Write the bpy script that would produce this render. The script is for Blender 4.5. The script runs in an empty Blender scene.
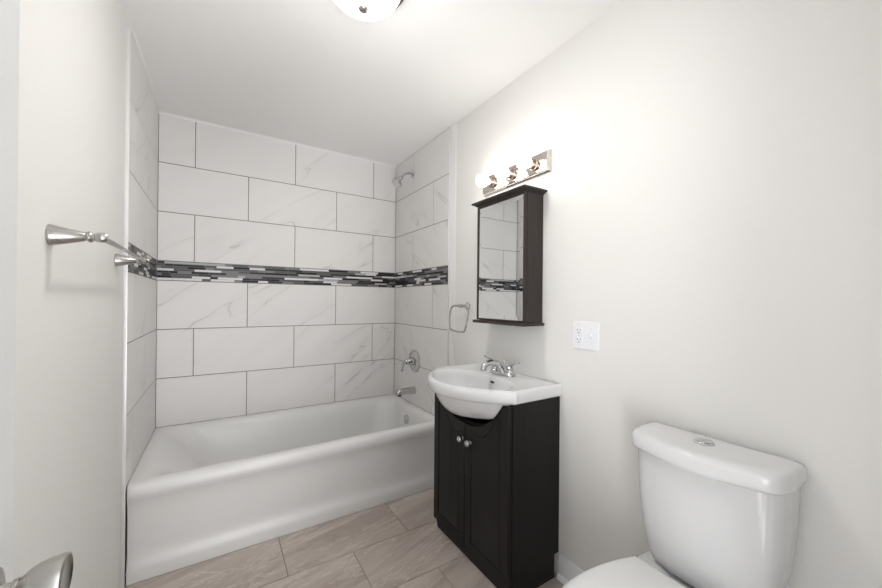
import bpy, bmesh, math, random
from mathutils import Vector, Matrix
random.seed(7)
S = bpy.context.scene
COL = S.collection
PI = math.pi

# ------------------------------------------------------------------ camera
F = 354.527
CAM = Vector((0.32526, -2.82202, 1.22834))
YAW, PITCH, ROLL = 0.565339, 0.0021146, 0.0090229
PPX, PPY = 2.29, 6.509
fwd = Vector((math.sin(YAW) * math.cos(PITCH), math.cos(YAW) * math.cos(PITCH), math.sin(PITCH)))
rgt = Vector((math.cos(YAW), -math.sin(YAW), 0))
upv = rgt.cross(fwd)
r2 = math.cos(ROLL) * rgt + math.sin(ROLL) * upv
u2 = -math.sin(ROLL) * rgt + math.cos(ROLL) * upv
cd = bpy.data.cameras.new('camera')
cam = bpy.data.objects.new('camera', cd)
COL.objects.link(cam)
cam.matrix_world = Matrix(((r2.x, u2.x, -fwd.x, CAM.x), (r2.y, u2.y, -fwd.y, CAM.y), (r2.z, u2.z, -fwd.z, CAM.z), (0, 0, 0, 1)))
cd.sensor_fit = 'HORIZONTAL'
cd.sensor_width = 36
cd.lens = 36 * F / 882
cd.shift_x = -PPX / 882
cd.shift_y = PPY / 882
cd.clip_start = 0.02
S.camera = cam

# ------------------------------------------------------------------ world, light, exposure
wd = bpy.data.worlds.new('world')
S.world = wd
wd.use_nodes = True
bg = wd.node_tree.nodes['Background']
WORLD = 1.0
WORLD_LOW, WORLD_HIGH = 4.6, 2.2
bg.inputs['Strength'].default_value = WORLD
# unseen hall light, pattern made up: brighter below for ceiling, dark patches for chrome
wt = wd.node_tree
wtc = wt.nodes.new('ShaderNodeTexCoord')
wsep = wt.nodes.new('ShaderNodeSeparateXYZ')
wt.links.new(wtc.outputs['Generated'], wsep.inputs[0])
wmp = wt.nodes.new('ShaderNodeMapping')
wmp.inputs['Scale'].default_value = (3.2, 3.2, 1.1)
wt.links.new(wtc.outputs['Generated'], wmp.inputs[0])
wno = wt.nodes.new('ShaderNodeTexNoise')
wno.inputs['Scale'].default_value = 1.3
wno.inputs['Detail'].default_value = 1.0
wt.links.new(wmp.outputs[0], wno.inputs['Vector'])
wmr = wt.nodes.new('ShaderNodeMapRange')
wmr.interpolation_type = 'SMOOTHSTEP'
for i_, q_ in zip((1, 2, 3, 4), (.44, .56, .12, 1.75)):
    wmr.inputs[i_].default_value = q_
wt.links.new(wno.outputs[0], wmr.inputs[0])
wfl = wt.nodes.new('ShaderNodeMapRange')
for i_, q_ in zip((1, 2, 3, 4), (-.12, .12, WORLD_LOW, WORLD_HIGH)):
    wfl.inputs[i_].default_value = q_
wt.links.new(wsep.outputs[2], wfl.inputs[0])
wmu = wt.nodes.new('ShaderNodeMath')
wmu.operation = 'MULTIPLY'
wt.links.new(wmr.outputs[0], wmu.inputs[0])
wt.links.new(wfl.outputs[0], wmu.inputs[1])
wcol = wt.nodes.new('ShaderNodeMix')
wcol.data_type = 'RGBA'
wcol.inputs[6].default_value = (0, 0, 0, 1)
wcol.inputs[7].default_value = (.975, .985, 1.0, 1)
wcol.clamp_factor = False
wt.links.new(wmu.outputs[0], wcol.inputs[0])
wt.links.new(wcol.outputs[2], bg.inputs['Color'])
LAMP_E = 70.0
LAMP_S = 2.0
BULB_E = 18.0
S.view_settings.view_transform = 'Standard'
S.view_settings.look = 'None'
S.view_settings.gamma = 1
S.view_settings.use_curve_mapping = False
S.view_settings.exposure = 0.16

# ------------------------------------------------------------------ room numbers
W = 1.6191            # tile face to tile face
XL, XR = -0.012, W + 0.012   # painted wall faces
ZC = 2.3964
YF = -2.95            # inner face of the wall with the doorway
DT = 0.8389           # tiled depth
TUBT, TUBZ = 0.8246, 0.4195
R = 0.308
ZB0, ZB1 = 1.3437, 1.4682


# ------------------------------------------------------------------ materials
def mat(name, color=(.8, .8, .8), rough=.5, metal=0., spec=None, coat=0., emit=None, es=0.):
    m = bpy.data.materials.new(name)
    m.use_nodes = True
    b = m.node_tree.nodes['Principled BSDF']
    b.inputs['Base Color'].default_value = (*color, 1)
    b.inputs['Roughness'].default_value = rough
    b.inputs['Metallic'].default_value = metal
    if spec is not None:
        b.inputs['Specular IOR Level'].default_value = spec
    if coat:
        b.inputs['Coat Weight'].default_value = coat
        b.inputs['Coat Roughness'].default_value = .05
    if emit:
        b.inputs['Emission Color'].default_value = (*emit, 1)
        b.inputs['Emission Strength'].default_value = es
    return m


class NT:
    def __init__(s, m):
        s.t = m.node_tree
        s.b = s.t.nodes['Principled BSDF']

    def n(s, typ, **kw):
        x = s.t.nodes.new(typ)
        for k, v in kw.items():
            if k in x.inputs.keys():
                x.inputs[k].default_value = v
            else:
                setattr(x, k, v)
        return x

    def l(s, a, b):
        s.t.links.new(a, b)

    def m(s, op, a, b=None, c=None, clamp=False):
        x = s.t.nodes.new('ShaderNodeMath')
        x.operation = op
        x.use_clamp = clamp
        for i, v in enumerate((a, b, c)):
            if v is None:
                continue
            if isinstance(v, (int, float)):
                x.inputs[i].default_value = v
            else:
                s.l(v, x.inputs[i])
        return x.outputs[0]

    def mix(s, f, a, b):
        x = s.t.nodes.new('ShaderNodeMix')
        x.data_type = 'RGBA'
        for sock, v in ((x.inputs[0], f), (x.inputs[6], a), (x.inputs[7], b)):
            if isinstance(v, (int, float)):
                sock.default_value = v
            elif isinstance(v, tuple):
                sock.default_value = (*v, 1)
            else:
                s.l(v, sock)
        return x.outputs[2]

    def ss(s, v, lo, hi, a=0., b=1.):
        x = s.t.nodes.new('ShaderNodeMapRange')
        x.interpolation_type = 'SMOOTHSTEP'
        s.l(v, x.inputs[0])
        for i, q in zip((1, 2, 3, 4), (lo, hi, a, b)):
            x.inputs[i].default_value = q
        return x.outputs[0]


def bump(nt, height, strength, dist):
    b = nt.n('ShaderNodeBump', Strength=strength, Distance=dist)
    nt.l(height, b.inputs['Height'])
    nt.l(b.outputs[0], nt.b.inputs['Normal'])


def paint(name, color, rough=.55, bmp=.04):
    m = mat(name, color, rough)
    t = NT(m)
    tc = t.n('ShaderNodeTexCoord')
    n = t.n('ShaderNodeTexNoise', Scale=130., Detail=3.)
    t.l(tc.outputs['Object'], n.inputs['Vector'])
    bump(t, n.outputs[0], bmp, .004)
    return m


def marble(name):
    m = mat(name, (.62, .615, .61), .38, spec=.3)
    t = NT(m)
    tc = t.n('ShaderNodeTexCoord')
    sep = t.n('ShaderNodeSeparateXYZ')
    t.l(tc.outputs['Object'], sep.inputs[0])
    geo = t.n('ShaderNodeNewGeometry')
    rnd = geo.outputs['Random Per Island']
    h = t.m('ADD', sep.outputs[0], sep.outputs[1])
    z = sep.outputs[2]
    u = t.m('ADD', t.m('MULTIPLY', h, .80), t.m('MULTIPLY', z, .60))
    v = t.m('ADD', t.m('MULTIPLY', h, -.60), t.m('MULTIPLY', z, .80))
    off = t.m('MULTIPLY', rnd, 43.7)
    cv = t.n('ShaderNodeCombineXYZ')
    t.l(t.m('ADD', t.m('MULTIPLY', u, .55), off), cv.inputs[0])
    t.l(t.m('ADD', t.m('MULTIPLY', v, 2.9), off), cv.inputs[1])
    t.l(off, cv.inputs[2])
    n1 = t.n('ShaderNodeTexNoise', Scale=1.25, Detail=3.5, Roughness=.5, Distortion=.4)
    t.l(cv.outputs[0], n1.inputs['Vector'])
    d = t.m('ABSOLUTE', t.m('SUBTRACT', n1.outputs[0], .5))
    vein = t.ss(d, .0, .007, 1., 0.)
    halo = t.ss(d, .0, .06, 1., 0.)
    n2 = t.n('ShaderNodeTexNoise', Scale=1.7, Detail=2.)
    cv2 = t.n('ShaderNodeCombineXYZ')
    t.l(t.m('ADD', u, t.m('MULTIPLY', rnd, 91.)), cv2.inputs[0])
    t.l(v, cv2.inputs[1])
    t.l(cv2.outputs[0], n2.inputs['Vector'])
    mask = t.ss(n2.outputs[0], .44, .60)
    f = t.m('ADD', t.m('MULTIPLY', t.m('MULTIPLY', vein, mask), .34), t.m('MULTIPLY', t.m('MULTIPLY', halo, mask), .06), clamp=True)
    n3 = t.n('ShaderNodeTexNoise', Scale=3., Detail=4.)
    t.l(cv.outputs[0], n3.inputs['Vector'])
    base = t.mix(n3.outputs[0], (.70, .686, .672), (.77, .755, .742))
    tint = t.mix(t.m('MULTIPLY', rnd, .35), base, (.71, .70, .69))
    col = t.mix(f, tint, (.25, .235, .215))
    t.l(col, t.b.inputs['Base Color'])
    return m


def mosaic_mat():
    m = mat('mosaic_strips', (.2, .2, .2), .35, spec=.3)
    t = NT(m)
    geo = t.n('ShaderNodeNewGeometry')
    r = t.n('ShaderNodeValToRGB')
    e = r.color_ramp
    e.interpolation = 'CONSTANT'
    e.elements[0].position = 0
    e.elements[0].color = (.010, .010, .011, 1)
    for i, (p, c) in enumerate([(.22, (.032, .032, .034)), (.38, (.095, .095, .098)), (.55, (.20, .19, .195)), (.72, (.42, .42, .42)), (.85, (.70, .68, .68))]):
        if i == 0:
            el = e.elements[1]
            el.position = p
        else:
            el = e.elements.new(p)
        el.color = (*c, 1)
    t.l(geo.outputs['Random Per Island'], r.inputs[0])
    t.l(r.outputs[0], t.b.inputs['Base Color'])
    return m


def floor_tile_mat():
    m = mat('floor_stone', (.5, .45, .4), .32)
    t = NT(m)
    tc = t.n('ShaderNodeTexCoord')
    sep = t.n('ShaderNodeSeparateXYZ')
    t.l(tc.outputs['Object'], sep.inputs[0])
    geo = t.n('ShaderNodeNewGeometry')
    rnd = geo.outputs['Random Per Island']
    a = math.radians(13)
    x, y = sep.outputs[0], sep.outputs[1]
    u = t.m('ADD', t.m('MULTIPLY', x, math.cos(a)), t.m('MULTIPLY', y, math.sin(a)))
    v = t.m('ADD', t.m('MULTIPLY', x, -math.sin(a)), t.m('MULTIPLY', y, math.cos(a)))
    off = t.m('MULTIPLY', rnd, 53.)

    def co(su, sv):
        c = t.n('ShaderNodeCombineXYZ')
        t.l(t.m('ADD', t.m('MULTIPLY', u, su), off), c.inputs[0])
        t.l(t.m('ADD', t.m('MULTIPLY', v, sv), off), c.inputs[1])
        t.l(off, c.inputs[2])
        return c.outputs[0]
    n1 = t.n('ShaderNodeTexNoise', Scale=1., Detail=7., Roughness=.6, Distortion=.7)
    t.l(co(1.6, 9.), n1.inputs['Vector'])
    n2 = t.n('ShaderNodeTexNoise', Scale=1., Detail=5., Roughness=.65, Distortion=1.0)
    t.l(co(1.2, 5.), n2.inputs['Vector'])
    n3 = t.n('ShaderNodeTexNoise', Scale=1., Detail=4., Roughness=.7)
    t.l(co(12., 60.), n3.inputs['Vector'])
    c1 = t.mix(t.ss(n1.outputs[0], .33, .68), (.35, .292, .255), (.485, .425, .38))
    d = t.m('ABSOLUTE', t.m('SUBTRACT', n2.outputs[0], .52))
    c2 = t.mix(t.m('MULTIPLY', t.ss(d, 0., .018, 1., 0.), .42), c1, (.68, .62, .565))
    d2 = t.m('ABSOLUTE', t.m('SUBTRACT', n1.outputs[0], .40))
    c3 = t.mix(t.m('MULTIPLY', t.ss(d2, 0., .012, 1., 0.), .35), c2, (.27, .22, .185))
    c4 = t.mix(t.m('MULTIPLY', t.ss(n3.outputs[0], .45, .75), .22), c3, (.60, .54, .49))
    c5 = t.mix(t.m('MULTIPLY', rnd, .14), c4, (.33, .285, .25))
    t.l(c5, t.b.inputs['Base Color'])
    bump(t, n3.outputs[0], .05, .003)
    return m


def brushed(name, color, rough, metal=1.):
    m = mat(name, color, rough, metal)
    t = NT(m)
    tc = t.n('ShaderNodeTexCoord')
    n = t.n('ShaderNodeTexNoise', Scale=6., Detail=1.)
    t.l(tc.outputs['Object'], n.inputs['Vector'])
    t.l(t.ss(n.outputs[0], .2, .8, rough * .95, rough * 1.05), t.b.inputs['Roughness'])
    return m


def dark_wood(name, c0, c1):
    m = mat(name, c0, .42, spec=.2)
    t = NT(m)
    tc = t.n('ShaderNodeTexCoord')
    mp = t.n('ShaderNodeMapping')
    mp.inputs['Scale'].default_value = (60, 60, 3)
    t.l(tc.outputs['Object'], mp.inputs[0])
    n = t.n('ShaderNodeTexNoise', Scale=1., Detail=4.)
    t.l(mp.outputs[0], n.inputs['Vector'])
    t.l(t.mix(n.outputs[0], c0, c1), t.b.inputs['Base Color'])
    return m


M = {}
M['wall'] = paint('wall_paint', (.742, .730, .706))
M['ceil'] = paint('ceiling_paint', (.88, .87, .86), .7)
M['trimw'] = paint('white_trim_paint', (.78, .78, .80), .35, .01)
M['doorp'] = paint('door_paint', (.76, .77, .77), .4, .015)
M['marble'] = marble('marble_tile')
M['grout'] = paint('grey_grout', (.215, .207, .20), .9)
M['mosaic'] = mosaic_mat()
M['floor'] = floor_tile_mat()
M['fgrout'] = paint('floor_grout', (.25, .215, .185), .9)
M['caulk'] = paint('white_caulk', (.80, .79, .78), .5, .01)
M['enamel'] = paint('tub_enamel', (.70, .695, .685), .25, .006)
M['china'] = mat('vitreous_china', (.70, .70, .705), .15, coat=.2)
M['plasticw'] = mat('white_plastic', (.80, .80, .83), .3)
M['seat'] = mat('seat_plastic', (.74, .74, .735), .28)
M['slot'] = mat('dark_slot', (.03, .03, .03), .6)
M['greyslot'] = mat('grey_slot', (.14, .14, .15), .6)
M['socket'] = brushed('socket_metal', (.33, .25, .205), .3)
M['chrome'] = brushed('polished_chrome', (.58, .58, .59), .08)
M['nickel'] = brushed('brushed_nickel', (.46, .445, .425), .27)
M['steel'] = brushed('satin_edge_trim', (.74, .74, .74), .38, .35)
M['plate'] = brushed('mirror_chrome_plate', (.78, .73, .68), .10)
M['espresso'] = dark_wood('espresso_wood', (.0085, .0080, .0080), (.0135, .012, .0118))
M['cabwood'] = dark_wood('dark_brown_wood', (.033, .026, .024), (.055, .044, .04))
M['mirror'] = mat('mirror_glass', (.86, .88, .88), .0, 1.)
M['opal'] = mat('opal_glass', (.9, .9, .88), .25, emit=(1., .985, .955), es=LAMP_E)
# emission shaped by the normal: underside boosted, flanks weak to spare the ceiling
t = NT(M['opal'])
geo = t.n('ShaderNodeNewGeometry')
sep = t.n('ShaderNodeSeparateXYZ')
t.l(geo.outputs['Normal'], sep.inputs[0])
dn = t.m('POWER', t.m('MAXIMUM', t.m('MULTIPLY', sep.outputs[2], -1.), 0.), 2.5)
t.l(t.m('ADD', t.m('MULTIPLY', dn, LAMP_E), LAMP_S), t.b.inputs['Emission Strength'])
M['bulb'] = mat('frosted_bulb', (.95, .95, .93), .3, emit=(1., .965, .915), es=BULB_E)


# ------------------------------------------------------------------ mesh helpers
def finish(name, bm, material, root=None, sharp=35, org=None):
    """Link bm (in world coordinates) as one mesh object, child of root."""
    if root is not None:
        o0 = root['_org'] if '_org' in root.keys() else (0, 0, 0)
    else:
        o0 = org or (0, 0, 0)
    o0 = Vector(o0)
    bmesh.ops.recalc_face_normals(bm, faces=bm.faces[:])
    for v in bm.verts:
        v.co -= o0
    for f in bm.faces:
        f.smooth = True
    ang = math.radians(sharp)
    for e in bm.edges:
        if len(e.link_faces) != 2 or e.calc_face_angle(0) > ang:
            e.smooth = False
    me = bpy.data.meshes.new(name)
    bm.to_mesh(me)
    bm.free()
    me.materials.append(material)
    o = bpy.data.objects.new(name, me)
    COL.objects.link(o)
    o['_org'] = tuple(o0)
    if root is not None:
        o.parent = root
    else:
        o.location = o0
    return o


def tag(o, label, cat, group=None):
    o['label'] = label
    o['category'] = cat
    if group:
        o['group'] = group
    return o


def thing(name, loc, label, cat, group=None):
    o = bpy.data.objects.new(name, None)
    o.empty_display_size = .05
    o.location = loc
    o['_org'] = tuple(loc)
    COL.objects.link(o)
    return tag(o, label, cat, group)


def structure(o):
    o['kind'] = 'structure'
    return o


def box(bm, x0, x1, y0, y1, z0, z1, bev=0., seg=2):
    vs = [bm.verts.new((x, y, z)) for x in (x0, x1) for y in (y0, y1) for z in (z0, z1)]
    fs = [(0, 1, 3, 2), (4, 6, 7, 5), (0, 4, 5, 1), (2, 3, 7, 6), (0, 2, 6, 4), (1, 5, 7, 3)]
    faces = [bm.faces.new([vs[i] for i in f]) for f in fs]
    if bev > 0:
        es = list({e for f in faces for e in f.edges})
        bmesh.ops.bevel(bm, geom=es, offset=bev, segments=seg, profile=.5, affect='EDGES')
    return bm


def BM():
    return bmesh.new()


def basis(d):
    d = Vector(d).normalized()
    a = Vector((0, 0, 1)) if abs(d.z) < .9 else Vector((1, 0, 0))
    u = d.cross(a).normalized()
    return d, u, u.cross(d).normalized()


def lathe(bm, org, axis, prof, n=40, sx=1., sy=1.):
    """prof: list of (distance along axis, radius)."""
    d, u, v = basis(axis)
    org = Vector(org)
    rings = []
    for (t, r) in prof:
        if r < 1e-6:
            rings.append([bm.verts.new(org + d * t)])
        else:
            rings.append([bm.verts.new(org + d * t + u * (r * sx * math.cos(2 * PI * k / n)) + v * (r * sy * math.sin(2 * PI * k / n))) for k in range(n)])
    for a, b in zip(rings, rings[1:]):
        if len(a) == 1 and len(b) == 1:
            continue
        for k in range(n):
            k2 = (k + 1) % n
            if len(a) == 1:
                bm.faces.new((a[0], b[k2], b[k]))
            elif len(b) == 1:
                bm.faces.new((a[k], a[k2], b[0]))
            else:
                bm.faces.new((a[k], a[k2], b[k2], b[k]))
    for rr, rev in ((rings[0], True), (rings[-1], False)):
        if len(rr) > 1:
            bm.faces.new(rr[::-1] if rev else rr)
    return bm


def spline(pts, per=8, closed=False):
    """Catmull-Rom through points (tuples of any length)."""
    P = [Vector(p) if len(p) <= 4 else p for p in pts]
    n = len(P)
    out = []
    rng = n if closed else n - 1
    for i in range(rng):
        if closed:
            p0, p1, p2, p3 = P[(i - 1) % n], P[i], P[(i + 1) % n], P[(i + 2) % n]
        else:
            p0, p1, p2, p3 = P[max(i - 1, 0)], P[i], P[i + 1], P[min(i + 2, n - 1)]
        for k in range(per):
            t = k / per
            out.append(.5 * ((2 * p1) + (p2 - p0) * t + (2 * p0 - 5 * p1 + 4 * p2 - p3) * t * t + (3 * p1 - p0 - 3 * p2 + p3) * t ** 3))
    if not closed:
        out.append(P[-1].copy())
    return out


def tube(bm, pts, rad, n=16, closed=False, flat=1.):
    """Sweep a round section along pts; rad number or list."""
    pts = [Vector(p[:3]) for p in pts]
    m = len(pts)
    if not isinstance(rad, (list, tuple)):
        rad = [rad] * m
    rings = []
    prev = None
    for i in range(m):
        if closed:
            d = (pts[(i + 1) % m] - pts[(i - 1) % m]).normalized()
        else:
            d = (pts[min(i + 1, m - 1)] - pts[max(i - 1, 0)]).normalized()
        if prev is None:
            _, u, v = basis(d)
        else:
            u = (prev - d * prev.dot(d)).normalized()
            v = d.cross(u)
        prev = u
        rings.append([bm.verts.new(pts[i] + (u * math.cos(2 * PI * k / n) + v * math.sin(2 * PI * k / n) * flat) * rad[i]) for k in range(n)])
    for i in range(m if closed else m - 1):
        a, b = rings[i], rings[(i + 1) % m]
        for k in range(n):
            k2 = (k + 1) % n
            bm.faces.new((a[k], a[k2], b[k2], b[k]))
    if not closed:
        bm.faces.new(rings[0][::-1])
        bm.faces.new(rings[-1])
    return bm


def loft(bm, loops, cap0=True, cap1=True):
    rings = [[bm.verts.new(p) for p in lp] for lp in loops]
    n = len(rings[0])
    for a, b in zip(rings, rings[1:]):
        for k in range(n):
            k2 = (k + 1) % n
            bm.faces.new((a[k], a[k2], b[k2], b[k]))
    if cap0:
        bm.faces.new(rings[0][::-1])
    if cap1:
        bm.faces.new(rings[-1])
    return bm


def rrect(x0, x1, y0, y1, r, z, side=10, arc=10):
    """Rounded rectangle loop with a fixed number of points; r one number or four (x1y0, x1y1, x0y1, x0y0)."""
    if not isinstance(r, (tuple, list)):
        r = (r,) * 4
    cs = [(x1 - r[0], y0 + r[0], -PI / 2, r[0]), (x1 - r[1], y1 - r[1], 0, r[1]), (x0 + r[2], y1 - r[2], PI / 2, r[2]), (x0 + r[3], y0 + r[3], PI, r[3])]
    arcs = []
    for cx, cy, a0, rr in cs:
        arcs.append([(cx + rr * math.cos(a0 + PI / 2 * k / arc), cy + rr * math.sin(a0 + PI / 2 * k / arc)) for k in range(arc + 1)])
    out = []
    for i in range(4):
        out += arcs[i]
        a, b = arcs[i][-1], arcs[(i + 1) % 4][0]
        for k in range(1, side):
            out.append((a[0] + (b[0] - a[0]) * k / side, a[1] + (b[1] - a[1]) * k / side))
    return [(x, y, z) for x, y in out]


def prism(bm, poly, axis, a, b):
    """Extrude 2-D poly along axis ('x','y','z') from a to b."""
    def pt(p, t):
        return {'x': (t, p[0], p[1]), 'y': (p[0], t, p[1]), 'z': (p[0], p[1], t)}[axis]
    A = [bm.verts.new(pt(p, a)) for p in poly]
    B = [bm.verts.new(pt(p, b)) for p in poly]
    n = len(poly)
    for k in range(n):
        bm.faces.new((A[k], A[(k + 1) % n], B[(k + 1) % n], B[k]))
    bm.faces.new(A[::-1])
    bm.faces.new(B)
    return bm


# ------------------------------------------------------------------ the shell
T = .10
# floor: grout bed carrying the tiles
bm = box(BM(), XL - T, XR + T, YF - T, .05, -.06, -.0035)
floor = structure(finish('floor', bm, M['fgrout']))
bm = BM()
g = .0028
rows = [(-1.126 - .3045 * k) for k in range(-1, 8)]
for k, yt in enumerate(rows):
    y1, y0 = yt, yt - .3045
    off = (.598, .892)[(k) % 2]
    x = off - .594 * 2
    while x < XR:
        a, b = max(x, XL), min(x + .594, XR)
        yy0, yy1 = max(y0, YF - T), min(y1, -.80)
        if b - a > .01 and yy1 - yy0 > .01:
            box(bm, a + g / 2, b - g / 2, yy0 + g / 2, yy1 - g / 2, -.012, 0, .0012, 1)
        x += .594
finish('floor_tile', bm, M['floor'], floor)

structure(finish('ceiling', box(BM(), XL - T, XR + T, YF - T, .012 + T, ZC, ZC + .08), M['ceil']))

wl = structure(finish('wall_left', box(BM(), XL - T, XL, YF - T, .012 + T, -.06, ZC), M['wall']))
wr = structure(finish('wall_right', box(BM(), XR, XR + T, YF - T, .012 + T, -.06, ZC), M['wall']))
wb = structure(finish('wall_back', box(BM(), XL, XR, .012, .012 + T, -.06, ZC), M['wall']))
DX0, DX1, DZ = .06, .88, 2.08
bm = BM()
box(bm, XL, DX0, YF - T, YF, 0, ZC)
box(bm, DX1, XR, YF - T, YF, 0, ZC)
box(bm, DX0, DX1, YF - T, YF, DZ, ZC)
structure(finish('wall_front', bm, M['wall']))


# tile surround: real tiles on a grout bed, face planes x=0, x=W, y=0
zr_up = [ZB1 + R * k for k in range(4)]
zr_dn = [ZB0 - R * k for k in range(4)]
ROWS = [(zr_up[2], min(zr_up[3], ZC - .005)), (zr_up[1], zr_up[2]), (zr_up[0], zr_up[1]), (zr_dn[1], zr_dn[0]), (zr_dn[2], zr_dn[1]), (TUBZ + .002, zr_dn[2])]
GAP = .0050


def put(side, bm, a, b, z0, z1, d0, d1, bev):
    """box on a tiled face: a..b along the face, depth d0..d1 into the wall (0 = face)."""
    if side == 'B':
        box(bm, a, b, d0, d1, z0, z1, bev, 1)
    elif side == 'L':
        box(bm, -d1, -d0, -b, -a, z0, z1, bev, 1)
    else:
        box(bm, W + d0, W + d1, -b, -a, z0, z1, bev, 1)


def surround(side, wall, length, joints):
    bm = BM()
    for ri, (z0, z1) in enumerate(ROWS):
        ks = [0.] + [j for j in joints[ri % 2] if 0 < j < length] + [length]
        for a, b in zip(ks, ks[1:]):
            put(side, bm, a + GAP / 2, b - GAP / 2, z0 + GAP / 2, z1 - GAP / 2, 0, .0115, .0009)
    o = finish('marble_tile', bm, M['marble'], wall)
    bm = BM()
    put(side, bm, 0, length, TUBZ + .0005, ZC - .0005, .0022, .0118, 0)
    finish('grout_bed', bm, M['grout'], wall)
    bm = BM()
    rnd = random.Random({'B': 5, 'L': 11, 'R': 23}[side])
    nr = 8
    hz = (ZB1 - ZB0 - GAP) / nr
    for k in range(nr):
        x = 0
        z0 = ZB0 + GAP / 2 + hz * k
        while x < length - .004:
            l = rnd.choice((.045, .07, .10, .10, .15, .15)) * rnd.uniform(.9, 1.1)
            if x == 0:
                l *= rnd.uniform(.3, 1)
            e = min(x + l, length)
            put(side, bm, x + .0008, e - .0008, z0 + .0008, z0 + hz - .0008, rnd.choice((0, .0008, -.0006)), .0115, 0)
            x = e
    finish('mosaic_band', bm, M['mosaic'], wall)


surround('B', wb, W, ([.1907, .8027, 1.4147], [.4967, 1.1087]))
surround('L', wl, DT, ([.392], [.697]))
surround('R', wr, DT, ([.322], [.637]))

# tile edge trims, caulk, baseboards
bm = box(BM(), XL, .0012, -DT - .004, -DT, 0, ZC - .001, .0012, 2)
structure(finish('trim_1', bm, M['steel']))
bm = box(BM(), W - .0012, XR, -DT - .004, -DT, .09, ZC - .001, .0012, 2)
structure(finish('trim_2', bm, M['steel']))
bm = box(BM(), XR - .0035, XR, -DT - .070, -DT - .004, .09, ZC - .001, .0015, 2)
structure(finish('trim_3', bm, M['caulk']))
bm = BM()
prism(bm, [(0, ZC), (0, ZC - .013), (-.008, ZC)], 'x', 0, W)
structure(finish('trim_4', bm, M['caulk']))
bm = BM()
prism(bm, [(0, ZC), (.008, ZC), (0, ZC - .008)], 'y', -DT, 0)
prism(bm, [(W, ZC), (W - .006, ZC), (W, ZC - .006)], 'y', -DT, 0)
structure(finish('trim_5', bm, M['caulk']))


def baseboard(name, x, s, ya, yb):
    prof = [(0, 0), (.026, 0), (.026, .006), (.022, .016), (.0155, .021), (.0155, .070), (.0145, .076), (.010, .086), (.009, .095), (.005, .100), (0, .100)]
    bm = prism(BM(), [(x + s * a, b) for a, b in prof], 'y', ya, yb)
    structure(finish(name, bm, M['trimw'], sharp=25))


baseboard('baseboard_right', XR, -1, YF, -1.765)

# doorway lining
bm = BM()
box(bm, DX0, DX0 + .018, YF - T, YF, 0, DZ, .001, 1)
box(bm, DX1 - .018, DX1, YF - T, YF, 0, DZ, .001, 1)
box(bm, DX0 + .018, DX1 - .018, YF - T, YF, DZ - .018, DZ, .001, 1)
box(bm, DX1 - .005, DX1 + .06, YF, YF + .014, 0, DZ + .06, .004, 2)
box(bm, DX0 - .055, DX0 + .005, YF, YF + .014, 0, DZ + .06, .004, 2)
box(bm, DX0 + .005, DX1 - .005, YF, YF + .014, DZ - .005, DZ + .06, .004, 2)
structure(finish('trim_6', bm, M['trimw']))

# open door, hinged beside the left wall; its free edge stands in the photograph's left margin
DFX, DY1, DY0 = .098, -2.117, -2.905
bm = box(BM(), DFX - .035, DFX, DY0, DY1, .012, 2.05, .0015, 2)
door = structure(finish('door_1', bm, M['doorp']))
KY, KZ = -2.190, .877
bm = lathe(BM(), (DFX, KY, KZ), (1, 0, 0), [(0, .033), (.003, .033), (.007, .030), (.010, .022), (.011, .0125)], 40)
rose = finish('knob_rose', bm, M['nickel'], door)
prof = [(.0105, .0115), (.022, .0105), (.0225, .0125), (.0265, .0135), (.028, .0125), (.030, .0140), (.036, .0195), (.044, .0235), (.054, .0262), (.064, .0272), (.0680, .0268), (.0685, .0245), (.0665, .0200), (.0655, 0)]
bm = lathe(BM(), (DFX, KY, KZ), (1, 0, 0), prof, 48)
finish('door_knob', bm, M['nickel'], door)
bm = BM()
for hz in (.25, 1.05, 1.82):
    lathe(bm, (DFX + .004, DY0 - .004, hz), (0, 0, 1), [(0, .006), (.09, .006)], 12)
finish('hinge', bm, M['nickel'], door)

# ------------------------------------------------------------------ bathtub
tub = thing('bathtub', (W / 2, -TUBT / 2, 0), 'white enamelled alcove bathtub with a rolled apron between tiled walls', 'bathtub')
x0, x1, yb_ = .0015, W - .0015, -.0015


def tl(front, inx0, inx1, iny, z, r):
    return rrect(x0 + inx0, x1 - inx1, -TUBT + front, yb_ - iny, r, z, 12, 10)


loops = []
e = .004
for fy, z in [(.004, .0), (.003, .048), (.006, .066), (.013, .082), (.018, .100), (.020, .130), (.0195, .20), (.019, .28), (.016, .325), (.008, .350), (.001, .370), (.0, .386), (.003, .400), (.010, .412), (.022, .4195), (.036, .4225)]:
    loops.append(tl(fy, 0, 0, 0, z, e))
loops.append(tl(.060, .030, .028, .016, .4215, .05))
loops.append(tl(.076, .055, .042, .028, .417, .08))
loops.append(tl(.088, .085, .052, .042, .406, .10))
loops.append(tl(.098, .120, .062, .056, .385, .12))
loops.append(tl(.108, .165, .073, .074, .345, .135))
loops.append(tl(.120, .235, .090, .100, .25, .15))
loops.append(tl(.134, .300, .106, .125, .16, .16))
loops.append(tl(.158, .35, .130, .150, .112, .16))
loops.append(tl(.20, .41, .17, .19, .088, .14))
loops.append(tl(.27, .50, .25, .25, .078, .10))
bm = loft(BM(), loops)
finish('tub_shell', bm, M['enamel'], tub, 50)
bm = lathe(BM(), (W - .0775, -.40, .330), (-1, 0, .17), [(0, .034), (.006, .034), (.010, .030), (.012, .020), (.012, 0)], 36)
finish('overflow_cover', bm, M['chrome'], tub)
bm = lathe(BM(), (W - .36, -.41, .0785), (0, 0, 1), [(0, .034), (.003, .033), (.004, .025), (.002, .018), (.002, 0)], 36)
finish('drain', bm, M['chrome'], tub)

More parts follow.
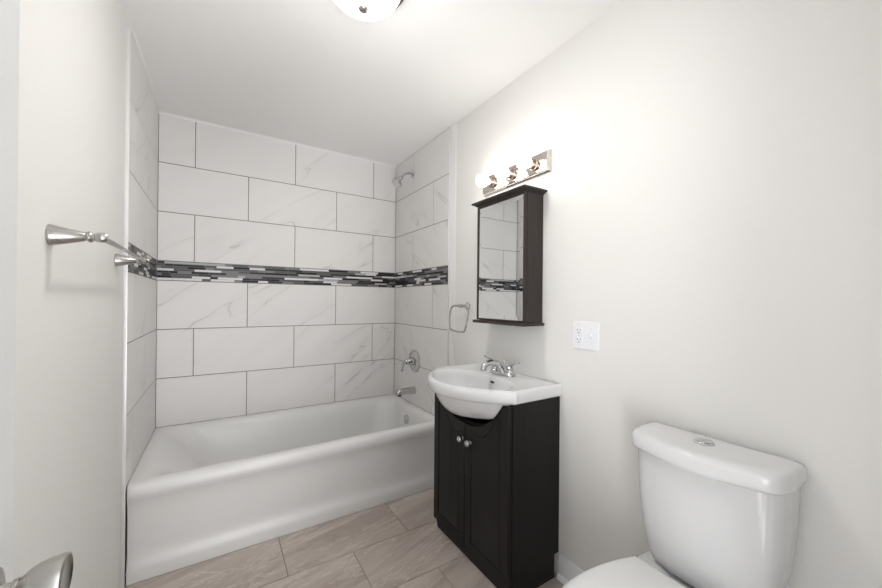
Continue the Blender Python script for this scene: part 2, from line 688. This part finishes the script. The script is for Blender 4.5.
# ------------------------------------------------------------------ tub and shower fittings
sp = thing('tub_spout', (W, -.375, .535), 'chrome tub spout low on the tiled end wall above the bathtub', 'spout')
secs = []
for t, w_, zt, zbm in [(0, .030, .030, -.030), (.012, .030, .030, -.030), (.05, .027, .028, -.026), (.10, .0245, .026, -.022), (.128, .023, .022, -.020), (.145, .020, .014, -.026), (.150, .016, .004, -.028)]:
    lp = []
    for k in range(28):
        a = 2 * PI * k / 28
        c, s_ = math.cos(a), math.sin(a)
        zz = zt * s_ if s_ > 0 else -zbm * s_
        lp.append((W - t, -.375 + w_ * c, .535 + zz))
    secs.append(lp)
finish('spout_body', loft(BM(), secs), M['chrome'], sp)
bm = lathe(BM(), (W - .128, -.375, .516), (0, 0, -1), [(0, .017), (.010, .017), (.010, .013), (.004, .012), (.004, 0)], 24)
o = finish('outlet', bm, M['slot'], sp)
o['label'] = 'dark round opening under the spout tip'

vy, vz = -.380, .762
va = thing('shower_valve', (W, vy, vz), 'round chrome valve plate with lever on the tiled wall above the tub spout', 'shower valve')
bm = lathe(BM(), (W, vy, vz), (-1, 0, 0), [(0, .088), (.006, .088), (.0105, .084), (.0105, .078), (.0065, .074), (.0085, .066), (.015, .052), (.018, .030)], 56)
finish('escutcheon', bm, M['chrome'], va)
bm = lathe(BM(), (W - .017, vy, vz), (-1, 0, 0), [(0, .030), (.010, .029), (.026, .026), (.032, .024), (.050, .023), (.056, .019), (.058, 0)], 40)
hub = finish('handle_hub', bm, M['chrome'], va)
pts = spline([(W - .055, vy, vz), (W - .075, vy + .006, vz + .004), (W - .088, vy + .02, vz - .018), (W - .092, vy + .030, vz - .052), (W - .096, vy + .034, vz - .078)], 6)
n_ = len(pts)
bm = tube(BM(), pts, [.014 - .006 * i / (n_ - 1) for i in range(n_)], 16)
finish('lever', bm, M['chrome'], va)

hy, hz = -.315, 2.235
sh = thing('showerhead', (W, hy, hz), 'chrome shower head on a bent arm high on the tiled end wall', 'shower head')
bm = lathe(BM(), (W, hy, hz), (-1, 0, 0), [(0, .034), (.003, .034), (.008, .030), (.013, .018), (.014, .012)], 36)
finish('wall_flange', bm, M['chrome'], sh)
pts = spline([(W - .005, hy, hz), (W - .032, hy, hz + .000), (W - .062, hy, hz - .009), (W - .086, hy, hz - .030), (W - .102, hy, hz - .048)], 8)
bm = tube(BM(), pts, .0095, 18)
finish('shower_arm', bm, M['chrome'], sh)
ax = Vector((-.62, -.05, -.78)).normalized()
o0 = Vector((W - .100, hy, hz - .045))
bm = lathe(BM(), o0, ax, [(0, .013), (.006, .016), (.018, .016), (.024, .012), (.030, .014), (.040, .026), (.052, .038), (.060, .041), (.072, .041), (.075, .038), (.074, .034), (.0735, 0)], 40)
finish('spray_head', bm, M['chrome'], sh)
bm = BM()
_, u_, v_ = basis(ax)
for rr, nn in ((.010, 6), (.020, 12), (.029, 18)):
    for k in range(nn):
        a = 2 * PI * k / nn
        lathe(bm, o0 + ax * .0733 + u_ * rr * math.cos(a) + v_ * rr * math.sin(a), ax, [(0, .0018), (.002, .0014)], 8)
finish('spray_nozzles', bm, M['steel'], bpy.data.objects['spray_head'])

# ------------------------------------------------------------------ towel bar on the left wall
TBZ = 1.376
tb = thing('towel_bar', (XL, -1.30, TBZ), 'brushed nickel towel bar with two cone posts on the left wall', 'towel bar')
bx_ = .078
for py in (-1.622, -.985):
    prof = [(0, .0245), (.003, .0250), (.006, .0243), (.060, .0110), (.062, .0092), (.0635, .0092), (.066, .0125), (.070, .0138), (.074, .0125), (.0765, .0092), (.079, .0092), (.082, .0115), (.090, .0125), (.098, .0118), (.102, .0085), (.103, 0)]
    bm = lathe(BM(), (XL, py, TBZ), (1, 0, .03), prof, 40)
    finish('post', bm, M['nickel'], tb)
bm = tube(BM(), [(bx_, -1.622, TBZ + .003), (bx_, -.985, TBZ + .003)], .0085, 24)
finish('bar', bm, M['nickel'], tb)

# ------------------------------------------------------------------ towel ring on the right wall
ry, rz = -1.050, 1.200
tr = thing('towel_ring', (XR, ry, rz), 'chrome open towel ring on the right wall beside the mirror cabinet', 'towel ring')
bm = lathe(BM(), (XR, ry, rz), (-1, 0, 0), [(0, .0255), (.004, .0255), (.009, .022), (.014, .013), (.018, .0095), (.044, .0085), (.047, .012), (.055, .0135), (.063, .012), (.067, .006), (.0675, 0)], 36)
finish('wall_post', bm, M['chrome'], tr)
xr_ = XR - .055
ring = [(0, .0), (.055, .001), (.088, -.012), (.096, -.045), (.094, -.095), (.084, -.135), (.064, -.152), (0, -.158), (-.064, -.156), (-.080, -.142), (-.090, -.095), (-.096, -.045), (-.088, -.012), (-.055, .001)]
pts = spline([(xr_ - .02 * abs(z), ry + .012 + y - .13 * z, rz + z) for y, z in ring], 6, True)
finish('ring', tube(BM(), pts, .0056, 14, True), M['nickel'], tr)

# ------------------------------------------------------------------ mirror cabinet
CX, CY0, CY1, CZ0, CZ1 = 1.506, -1.648, -1.297, 1.130, 1.738
mc = thing('mirror_cabinet', (XR, (CY0 + CY1) / 2, CZ0), 'dark brown wooden medicine cabinet with a mirrored door above the sink', 'cabinet')
finish('cabinet_body', box(BM(), CX + .020, XR, CY0, CY1, CZ0, CZ1, .001, 1), M['cabwood'], mc)
prof = [(0, 0), (.003, .001), (.007, .005), (.014, .009), (.021, .011), (.023, .013), (.023, .020), (.020, .022)]
loops = []
for d, h in prof:
    loops.append([(XR, CY0 - d, CZ1 + h), (CX - d, CY0 - d, CZ1 + h), (CX - d, CY1 + d, CZ1 + h), (XR, CY1 + d, CZ1 + h)])
finish('crown_moulding', loft(BM(), loops), M['cabwood'], mc, 25)
bm = box(BM(), CX - .016, XR, CY0 - .014, CY1 + .014, CZ0 - .014, CZ0, .003, 2)
finish('base_moulding', bm, M['cabwood'], mc)
# mirrored door
bm = BM()
fl, fr, ft = .011, .007, .011           # far stile, near stile, rails
box(bm, CX, CX + .018, CY0 + .001, CY0 + fr, CZ0 + .003, CZ1 - .003, .0008, 1)
box(bm, CX, CX + .018, CY1 - fl, CY1 - .001, CZ0 + .003, CZ1 - .003, .0008, 1)
box(bm, CX, CX + .018, CY0 + fr, CY1 - fl, CZ0 + .003, CZ0 + ft, .0008, 1)
box(bm, CX, CX + .018, CY0 + fr, CY1 - fl, CZ1 - ft, CZ1 - .003, .0008, 1)
box(bm, CX + .008, CX + .018, CY0 + fr, CY1 - fl, CZ0 + ft, CZ1 - ft)
dr = finish('cabinet_door', bm, M['cabwood'], mc)
my0, my1, mz0, mz1 = CY0 + fr, CY1 - fl, CZ0 + ft, CZ1 - ft
bm = BM()
bv = .020


def mrect(d, x):
    return [(x, my0 + d, mz0 + d), (x, my1 - d, mz0 + d), (x, my1 - d, mz1 - d), (x, my0 + d, mz1 - d)]


loft(bm, [mrect(0, CX + .0079), mrect(0, CX + .0045), mrect(bv, CX + .0032)])
for v in bm.verts:                       # the glass hangs a third of a degree out of true
    v.co.x += .0065 * (v.co.y - (my0 + my1) / 2) + .0027 * (v.co.z - (mz0 + mz1) / 2) - .0012
finish('mirror_glass', bm, M['mirror'], dr, 0.5)

# ------------------------------------------------------------------ vanity light bar
LY, LZ = -1.4525, 1.8905
vl = thing('vanity_light', (XR, LY, LZ), 'polished chrome light bar with three globe bulbs above the mirror cabinet', 'wall light')
bm = BM()
loops = []
for d, x in ((0, XR), (0, XR - .006), (.006, XR - .010), (.007, XR - .022), (.010, XR - .025)):
    loops.append([(x, LY - .2435 + d, LZ - .0525 + d), (x, LY + .2435 - d, LZ - .0525 + d), (x, LY + .2435 - d, LZ + .0525 - d), (x, LY - .2435 + d, LZ + .0525 - d)])
loft(bm, loops)
finish('back_plate', bm, M['plate'], vl, 20)
for dy in (-.155, 0, .155):
    c = (XR - .025, LY + dy, LZ)
    bm = lathe(BM(), c, (-1, 0, 0), [(0, .026), (.003, .026), (.004, .0225), (.026, .0225), (.028, .0205), (.030, .015)], 32)
    so = finish('socket', bm, M['socket'], vl)
    prof = [(.028, .013), (.032, .0135)]
    rb = .035
    for k in range(1, 15):
        a = PI * (1 - k / 14) * .88
        prof.append((.067 + rb * math.cos(a), rb * math.sin(a)))
    prof[-1] = (.067 + rb, 0)
    bm = lathe(BM(), c, (-1, 0, 0), prof, 32)
    finish('bulb', bm, M['bulb'], so)

# ------------------------------------------------------------------ outlet plate
OY, OZ = -1.886, 1.089
op = thing('outlet_plate', (XR, OY, OZ), 'white two-gang wall plate with outlet and switch right of the mirror cabinet', 'outlet')
bm = BM()
loft(bm, [rrect(0, .124, 0, .119, .006, 0), rrect(0, .124, 0, .119, .006, .003), rrect(.0015, .1225, .0015, .1175, .005, .0052), rrect(.004, .120, .004, .115, .004, .0064)])
for v in bm.verts:
    a, b, c = v.co
    v.co = (XR - c, OY - .062 + a, OZ - .0595 + b)
finish('cover_plate', bm, M['plasticw'], op, 8)
yl, yr = OY + .029, OY - .029       # left gang is farther from the camera
bm = BM()
for dz in (.0195, -.0195):
    box(bm, XR - .0090, XR - .004, yl - .0165, yl + .0165, OZ + dz - .0145, OZ + dz + .0145, .004, 3)
rc = finish('receptacle', bm, M['plasticw'], op)
for dz in (.0195, -.0195):
    for dy in (-.0075, .0075):
        bm = box(BM(), XR - .0093, XR - .0070, yl + dy - .0013, yl + dy + .0013, OZ + dz - .002, OZ + dz + .0070)
        finish('slot', bm, M['greyslot'], rc)
    bm = lathe(BM(), (XR - .0070, yl, OZ + dz - .0085), (-1, 0, 0), [(0, .0028), (.0023, .0028)], 14)
    finish('ground_hole', bm, M['greyslot'], rc)
bm = box(BM(), XR - .0085, XR - .004, yr - .0060, yr + .0060, OZ - .0130, OZ + .0130, .001, 1)
sw = finish('switch_frame', bm, M['plasticw'], op)
bm = loft(BM(), [[(XR - .006, yr - .0042, OZ - .008), (XR - .006, yr + .0042, OZ - .008), (XR - .006, yr + .0042, OZ + .008), (XR - .006, yr - .0042, OZ + .008)],
                 [(XR - .019, yr - .0035, OZ + .004), (XR - .019, yr + .0035, OZ + .004), (XR - .019, yr + .0035, OZ + .012), (XR - .019, yr - .0035, OZ + .012)]])
finish('switch_toggle', bm, M['plasticw'], sw)
for yy, zz in ((yl, OZ), (yr, OZ + .030), (yr, OZ - .030), (yl, OZ - .046), (yl, OZ + .046)):
    bm = lathe(BM(), (XR - .005, yy, zz), (-1, 0, 0), [(0, .0034), (.0026, .0034), (.0032, .002), (.0032, 0)], 14)
    finish('screw', bm, M['steel'], op)

# ------------------------------------------------------------------ vanity cabinet
VX, VY0, VY1, VZ = 1.341, -1.755, -1.163, .8035
VC = -1.4505
va_ = thing('vanity_cabinet', (XR, VC, 0), 'espresso black two-door vanity cabinet under the white sink', 'cabinet')


def arch(y):
    """height of the cut-out of the front that follows the sink's belly"""
    t = abs(y - VC) / .262
    if t >= 1:
        return .800
    return .650 + .150 * t ** 2.6


# side panels, back, base
bm = BM()
side = [(VX + .004, 0), (XR - .030, 0), (XR - .030, .104), (XR - .002, .104), (XR - .002, VZ), (VX + .004, VZ)]
prism(bm, side, 'y', VY0, VY0 + .016)
side2 = [(VX + .026, 0), (XR - .030, 0), (XR - .030, .104), (XR - .002, .104), (XR - .002, VZ), (VX + .004, VZ), (VX + .004, .058), (VX + .026, .050)]
prism(bm, side2, 'y', VY1 - .016, VY1)
box(bm, XR - .012, XR - .004, VY0 + .016, VY1 - .016, .104, .60)
box(bm, VX + .02, XR - .012, VY0 + .016, VY1 - .016, .050, .066)
finish('cabinet_body', bm, M['espresso'], va_, 20)
# face frame behind the doors, with the cut-out
ys = [VY0 + .0165 + (VY1 - VY0 - .033) * k / 48 for k in range(49)]
poly = [(ys[0], .05)] + [(ys[-1], .05)] + [(y, min(arch(y) + .006, .7995)) for y in ys[::-1]]
bm = prism(BM(), poly, 'x', VX + .004, VX + .018)
finish('face_frame', bm, M['espresso'], va_, 20)
bm = box(BM(), VX + .004, VX + .016, VY0 + .0165, VY1 - .003, 0, .0495)
for v in bm.verts:
    if v.co.y > VC and v.co.z < .01:
        v.co.y -= .010
finish('toe_board', bm, M['espresso'], va_, 20)


def door_mesh(ya, yb):
    """slab with a raised arch-topped frame and a recessed, bevelled centre panel"""
    bm = BM()
    n = 24
    z0 = .056
    st = .046                       # stile width

    def top(y):
        return arch(y) - .003
    Y = [ya + (yb - ya) * k / n for k in range(n + 1)]

    def loop(d, x):
        lo, hi = ya + d, yb - d
        yy = [lo + (hi - lo) * k / n for k in range(n + 1)]
        L = [(x, y, z0 + d) for y in yy]
        U = [(x, y, top(ya + (yb - ya) * k / n) - d * 1.05) for k, y in enumerate(yy)]
        return L + U[::-1]
    loops = [loop(0, VX + .0038), loop(0, VX - .0145), loop(.002, VX - .0165), loop(st - .004, VX - .0165), loop(st - .002, VX - .0145), loop(st + .001, VX - .0115), loop(st + .006, VX - .0115), loop(st + .014, VX - .0140)]
    loft(bm, loops)
    return bm


for ya, yb, kd in ((VC + .0015, VY1 - .004, 1), (VY0 + .004, VC - .0015, -1)):
    d = finish('door', door_mesh(ya, yb), M['espresso'], va_, 18)
    ky = VC - .014 + kd * .031
    bm = lathe(BM(), (VX - .0165, ky, .570), (-1, 0, 0), [(0, .0075), (.002, .0075), (.004, .0055), (.011, .0055), (.014, .010), (.018, .0145), (.023, .0150), (.027, .0125), (.029, .006), (.0295, 0)], 28)
    finish('knob', bm, M['nickel'], d)['label'] = 'round brushed nickel knob'

# ------------------------------------------------------------------ sink
SZ = .862
sk = thing('sink', (XR, VC, .80), 'white ceramic sink with a bowed front on the black vanity cabinet', 'sink')
SY0, SY1 = -1.767, -1.133
half = [(1.352, SY1), (1.312, -1.172), (1.262, -1.222), (1.212, -1.285), (1.178, -1.36), (1.163, VC)]
left = [Vector((*p, 0)) for p in half]
right = [Vector((p.x, 2 * VC - p.y, 0)) for p in left[-2::-1]]
ctrl = left + right
curve = spline([tuple(v) for v in ctrl], 9)
NB, NS = 24, 10
out = []                       # outline, counter-clockwise seen from above is not needed
for k in range(NS):
    out.append(Vector((XR - .001 + (1.352 - XR + .001) * k / NS, SY1, 0)))
out += curve
for k in range(1, NS + 1):
    out.append(Vector((1.352 + (XR - .001 - 1.352) * k / NS, SY0, 0)))
for k in range(1, NB):
    out.append(Vector((XR - .001, SY0 + (SY1 - SY0) * k / NB, 0)))
ctr = Vector((1.372, VC, 0))


def inset(d, z, back=True):
    n = len(out)
    lp = []
    for k in range(n):
        p = out[k]
        dx, dy = p.x - ctr.x, p.y - ctr.y
        l = math.hypot(dx, dy)
        s_ = max(0, (l - d) / l)
        x = ctr.x + dx * s_
        if not back and p.x > XR - .06:
            x = max(x, min(p.x, x + d * .98))
            x = min(x, XR - .001)
        lp.append((x, ctr.y + dy * s_, z))
    return lp


def bowl(f, z, cx, ry_, rxf, rxb, flat=2.3):
    """superelliptic bowl loop following the angular order of the outline; f shrinks it"""
    lp = []
    for p in out:
        a = math.atan2(p.y - ctr.y, p.x - ctr.x)
        c, s_ = math.cos(a), math.sin(a)
        rx = rxb if c > 0 else rxf
        rr = (abs(c / rx) ** flat + abs(s_ / ry_) ** flat) ** (-1 / flat) * f
        lim = math.hypot(p.x - ctr.x, p.y - ctr.y) - .026 - (1.06 - f) * .09
        if rr > lim - .02:                       # soft limit keeps an even rim
            rr = lim - .02 + .02 * math.tanh((rr - lim + .02) / .02)
        lp.append((cx + (rr * c), VC + rr * s_, z))
    return lp


def belly(f, z, dx=0):
    lp = []
    for p in out:
        a = math.atan2(p.y - ctr.y, p.x - ctr.x)
        c, s_ = math.cos(a), math.sin(a)
        rx = .185 if c > 0 else .187
        ry_ = .262
        rr = (abs(c / rx) ** 2.1 + abs(s_ / ry_) ** 2.1) ** (-1 / 2.1) * f
        lp.append((1.366 + dx + rr * c, VC + rr * s_, z))
    return lp


loops = []
base = inset(.024, 0, True)
for f, z in ((.14, .692), (.34, .696), (.53, .706), (.68, .722), (.79, .744), (.875, .769), (.94, .789), (.985, .8005), (1.0, .8045)):
    loops.append([(1.330 + (min(x, XR - .07) - 1.330) * f, VC + (y - VC) * f, z) for x, y, _ in base])
for d, z in ((.016, .8045), (.004, .810), (0, .818), (0, .842), (.002, .852), (.007, .859), (.014, .862), (.022, .861)):
    loops.append(inset(d, z, False))
bc = ctr.x - .030
for f, z in ((1.06, .8585), (1.0, .855), (.965, .846), (.93, .825), (.88, .79), (.80, .755), (.66, .727), (.46, .712), (.22, .706)):
    loops.append(bowl(f, z, bc, .250, .146, .150))
bm = loft(BM(), loops)
finish('basin', bm, M['china'], sk, 60)
# overflow slot in the back wall of the bowl and the waste
bm = lathe(BM(), (bc + .143, VC - .012, .826), (-1, 0, .45), [(0, .014), (.0055, .014), (.006, .013), (.006, 0)], 24, 1., .42)
finish('overflow_hole', bm, M['slot'], sk)['label'] = 'dark oval overflow hole'
bm = lathe(BM(), (bc, VC, .7055), (0, 0, 1), [(0, .024), (.003, .024), (.004, .019), (.003, .014), (.003, 0)], 28)
finish('drain', bm, M['chrome'], sk)

# ------------------------------------------------------------------ faucet
FX, FY, FZ = 1.546, -1.463, .8615
fa = thing('faucet', (FX, FY, FZ), 'chrome two-lever faucet standing on the back of the white sink', 'faucet')
bm = BM()
lp = []
for d, z in ((.0, .0), (.0, .006), (.003, .011), (.009, .014)):
    lp.append(rrect(FX - .027 + d, FX + .027 - d, FY - .082 + d, FY + .082 - d, .0265 - d, FZ + z, 4, 10))
loft(bm, lp)
finish('deck_plate', bm, M['chrome'], fa)
for s_ in (1, -1):
    hyy = FY + s_ * .054
    bm = lathe(BM(), (FX, hyy, FZ + .010), (0, 0, 1), [(0, .024), (.004, .024), (.009, .019), (.018, .0165), (.026, .018), (.031, .0185), (.037, .014), (.040, .0)], 32)
    hb = finish('handle', bm, M['chrome'], fa)
    pts = spline([(FX, hyy, FZ + .041), (FX - .003, hyy + s_ * .012, FZ + .052), (FX - .006, hyy + s_ * .030, FZ + .064), (FX - .010, hyy + s_ * .056, FZ + .071), (FX - .013, hyy + s_ * .076, FZ + .077)], 6)
    n_ = len(pts)
    bm = tube(BM(), pts, [.0125 - .0070 * min(1, i / (n_ * .6)) + .001 * max(0, i - n_ * .7) / n_ for i in range(n_)], 14, flat=.75)
    finish('lever', bm, M['chrome'], hb)
pts = spline([(FX, FY, FZ + .008), (FX - .008, FY, FZ + .032), (FX - .030, FY, FZ + .053), (FX - .064, FY, FZ + .064), (FX - .096, FY, FZ + .063), (FX - .117, FY, FZ + .052), (FX - .123, FY, FZ + .038)], 7)
n_ = len(pts)
bm = tube(BM(), pts, [.0235 - .0095 * min(1, i / (n_ * .6)) for i in range(n_)], 20)
spt = finish('spout', bm, M['chrome'], fa)
bm = lathe(BM(), (FX - .1228, FY, FZ + .042), (-.02, 0, -1), [(0, .0150), (.012, .0150), (.013, .0125), (.011, .011), (.011, 0)], 22)
finish('aerator', bm, M['chrome'], spt)
bm = lathe(BM(), (FX + .012, FY, FZ + .010), (0, 0, 1), [(0, .0035), (.044, .0032), (.045, .006), (.052, .0065), (.058, .005), (.060, 0)], 16)
finish('lift_rod', bm, M['chrome'], fa)

# ------------------------------------------------------------------ toilet
TY = -2.354
to = thing('toilet', (1.30, TY, 0), 'white toilet with closed lid against the right wall beyond the vanity', 'toilet')


def dshape(xf, xs, xb, hw, z, r=.05, n=12, ns=6, nb=10):
    """plan of tank / lid: straight back at xb, bowed front (xf in the middle, xs at the sides)"""
    L = []
    for k in range(ns):
        t = k / ns
        L.append((xb + (xs + r - xb) * t, TY + hw))
    pts = [(xs + r, TY + hw), (xs + r * .28, TY + hw - r * .22), (xs - .002, TY + hw - r * .95)]
    m = 7
    for k in range(1, m):
        t = k / m
        y = (hw - r * .95) * (1 - 2 * t)
        pts.append((xf + (xs - .002 - xf) * (abs(y) / (hw - r * .95)) ** 2.0, TY + y))
    pts += [(p[0], 2 * TY - p[1]) for p in ((xs - .002, TY + hw - r * .95), (xs + r * .28, TY + hw - r * .22), (xs + r, TY + hw))]
    L += [tuple(v)[:2] for v in spline([(*p, 0) for p in pts], n // 2)]
    for k in range(1, ns + 1):
        t = k / ns
        L.append((xs + r + (xb - xs - r) * t, TY - hw))
    for k in range(1, nb):
        L.append((xb, TY - hw + 2 * hw * k / nb))
    return [(x, y, z) for x, y in L]


xb = XR - .012
tk = []
for z, xf, xs, hw, xb2 in ((.402, 1.510, 1.535, .120, xb - .02), (.406, 1.492, 1.515, .135, xb - .01), (.420, 1.474, 1.502, .146, xb), (.450, 1.464, 1.496, .158, xb), (.52, 1.456, 1.492, .171, xb), (.62, 1.450, 1.490, .182, xb), (.765, 1.446, 1.488, .187, xb)):
    tk.append(dshape(xf + .004, xs - .016, xb2, hw, z, .075))
tank = finish('tank', loft(BM(), tk), M['china'], to, 60)
tk = []
for z, d in ((.7655, .012), (.764, .004), (.768, .001), (.776, 0), (.798, 0), (.806, .002), (.812, .007), (.8150, .016), (.8155, .03)):
    tk.append(dshape(1.424 + d, 1.446 + d, xb - d * .3, .198 - d, z, .085))
lid = finish('tank_lid', loft(BM(), tk), M['china'], to, 60)
bx2, by2 = 1.545, -2.350
bm = lathe(BM(), (bx2, by2, .8150), (0, 0, 1), [(0, .027), (.003, .027), (.005, .0245), (.0052, .0225)], 40)
ringb = finish('flush_button', bm, M['chrome'], lid)
bm = BM()
lathe(bm, (bx2, by2, .8200), (0, 0, 1), [(0, .0215), (.0028, .0205), (.0036, .017), (.0038, 0)], 36)
for v in bm.verts:
    if abs(v.co.y - by2) < .0012:
        v.co.z -= .0012
finish('button_insert', bm, M['chrome'], to)
bpy.data.objects['button_insert'].parent = to


def egg(xf, xr, hw, z, hr, n=48, cx=None):
    """seat plan: elliptical front to xf, squared rear at xr with half width hr"""
    cx = xr - .23 if cx is None else cx
    L = []
    for k in range(n + 1):
        a = PI / 2 + PI * k / n
        L.append((cx + (cx - xf) * math.cos(a), TY + hw * math.sin(a)))
    m = 12
    for k in range(1, m + 1):
        t = k / m
        L.append((cx + (xr - cx) * t, TY - (hw + (hr - hw) * t ** 2.0)))
    for k in range(1, 12):
        L.append((xr, TY - hr + 2 * hr * k / 12))
    for k in range(m, 0, -1):
        t = k / m
        L.append((cx + (xr - cx) * t, TY + (hw + (hr - hw) * t ** 2.0)))
    return [(x, y, z) for x, y in L]


# bowl, pedestal and the deck under the tank
bl = []
for z, xf, xr, hw, hr in ((0, 1.06, 1.56, .105, .095), (.03, 1.06, 1.56, .105, .095), (.06, 1.08, 1.555, .098, .090), (.14, 1.075, 1.55, .100, .088), (.22, 1.02, 1.55, .128, .100), (.30, .965, 1.565, .165, .125), (.355, .940, 1.60, .182, .150), (.385, .932, 1.612, .186, .160), (.396, .934, 1.612, .184, .160), (.4015, .942, 1.606, .178, .154)):
    bl.append(egg(xf, xr, hw, z, hr, cx=1.20))
finish('bowl', loft(BM(), bl), M['china'], to, 60)
bl = []
for z, d in ((.4020, .004), (.405, 0), (.416, 0), (.4195, .004)):
    bl.append(egg(.928 + d, 1.425 - d, .188 - d, z, .146 - d, cx=1.20))
finish('seat', loft(BM(), bl), M['seat'], to, 50)
bl = []
for z, d in ((.4215, .004), (.424, 0), (.434, 0), (.4395, .003), (.4420, .010), (.4435, .03)):
    bl.append(egg(.926 + d, 1.432 - d, .190 - d, z, .146 - d, cx=1.20))
finish('seat_lid', loft(BM(), bl), M['seat'], to, 50)
for s_ in (1, -1):
    bm = lathe(BM(), (1.440, TY + s_ * .075 - .02, .416), (0, 1, 0), [(0, .0115), (.004, .0135), (.036, .0135), (.040, .0115)], 20)
    finish('hinge', bm, M['seat'], to)

# ------------------------------------------------------------------ ceiling light
LX, LYY = .752, -1.602
cl = thing('ceiling_light', (LX, LYY, ZC), 'round flush ceiling light with white glass bowl and nickel finial', 'ceiling light')
bm = lathe(BM(), (LX, LYY, ZC), (0, 0, -1), [(0, .146), (.010, .150), (.018, .157), (.026, .158), (.030, .156), (.030, .142), (.024, .138)], 64)
finish('ceiling_pan', bm, M['nickel'], cl)
prof = []
for k in range(15):
    a = PI / 2 * k / 14
    prof.append((.030 + .088 * math.sin(a), .138 * math.cos(a) ** .85 if k < 14 else 0))
bm = lathe(BM(), (LX, LYY, ZC), (0, 0, -1), prof, 64)
finish('glass_bowl', bm, M['opal'], cl)
bm = lathe(BM(), (LX, LYY, ZC - .117), (0, 0, -1), [(0, .018), (.003, .018), (.004, .012), (.007, .012), (.010, .0175), (.015, .019), (.020, .0165), (.025, .009), (.027, 0)], 28)
finish('finial', bm, M['nickel'], cl)['label'] = 'brushed nickel finial'

for o in list(bpy.data.objects):
    if '_org' in o.keys():
        del o['_org']
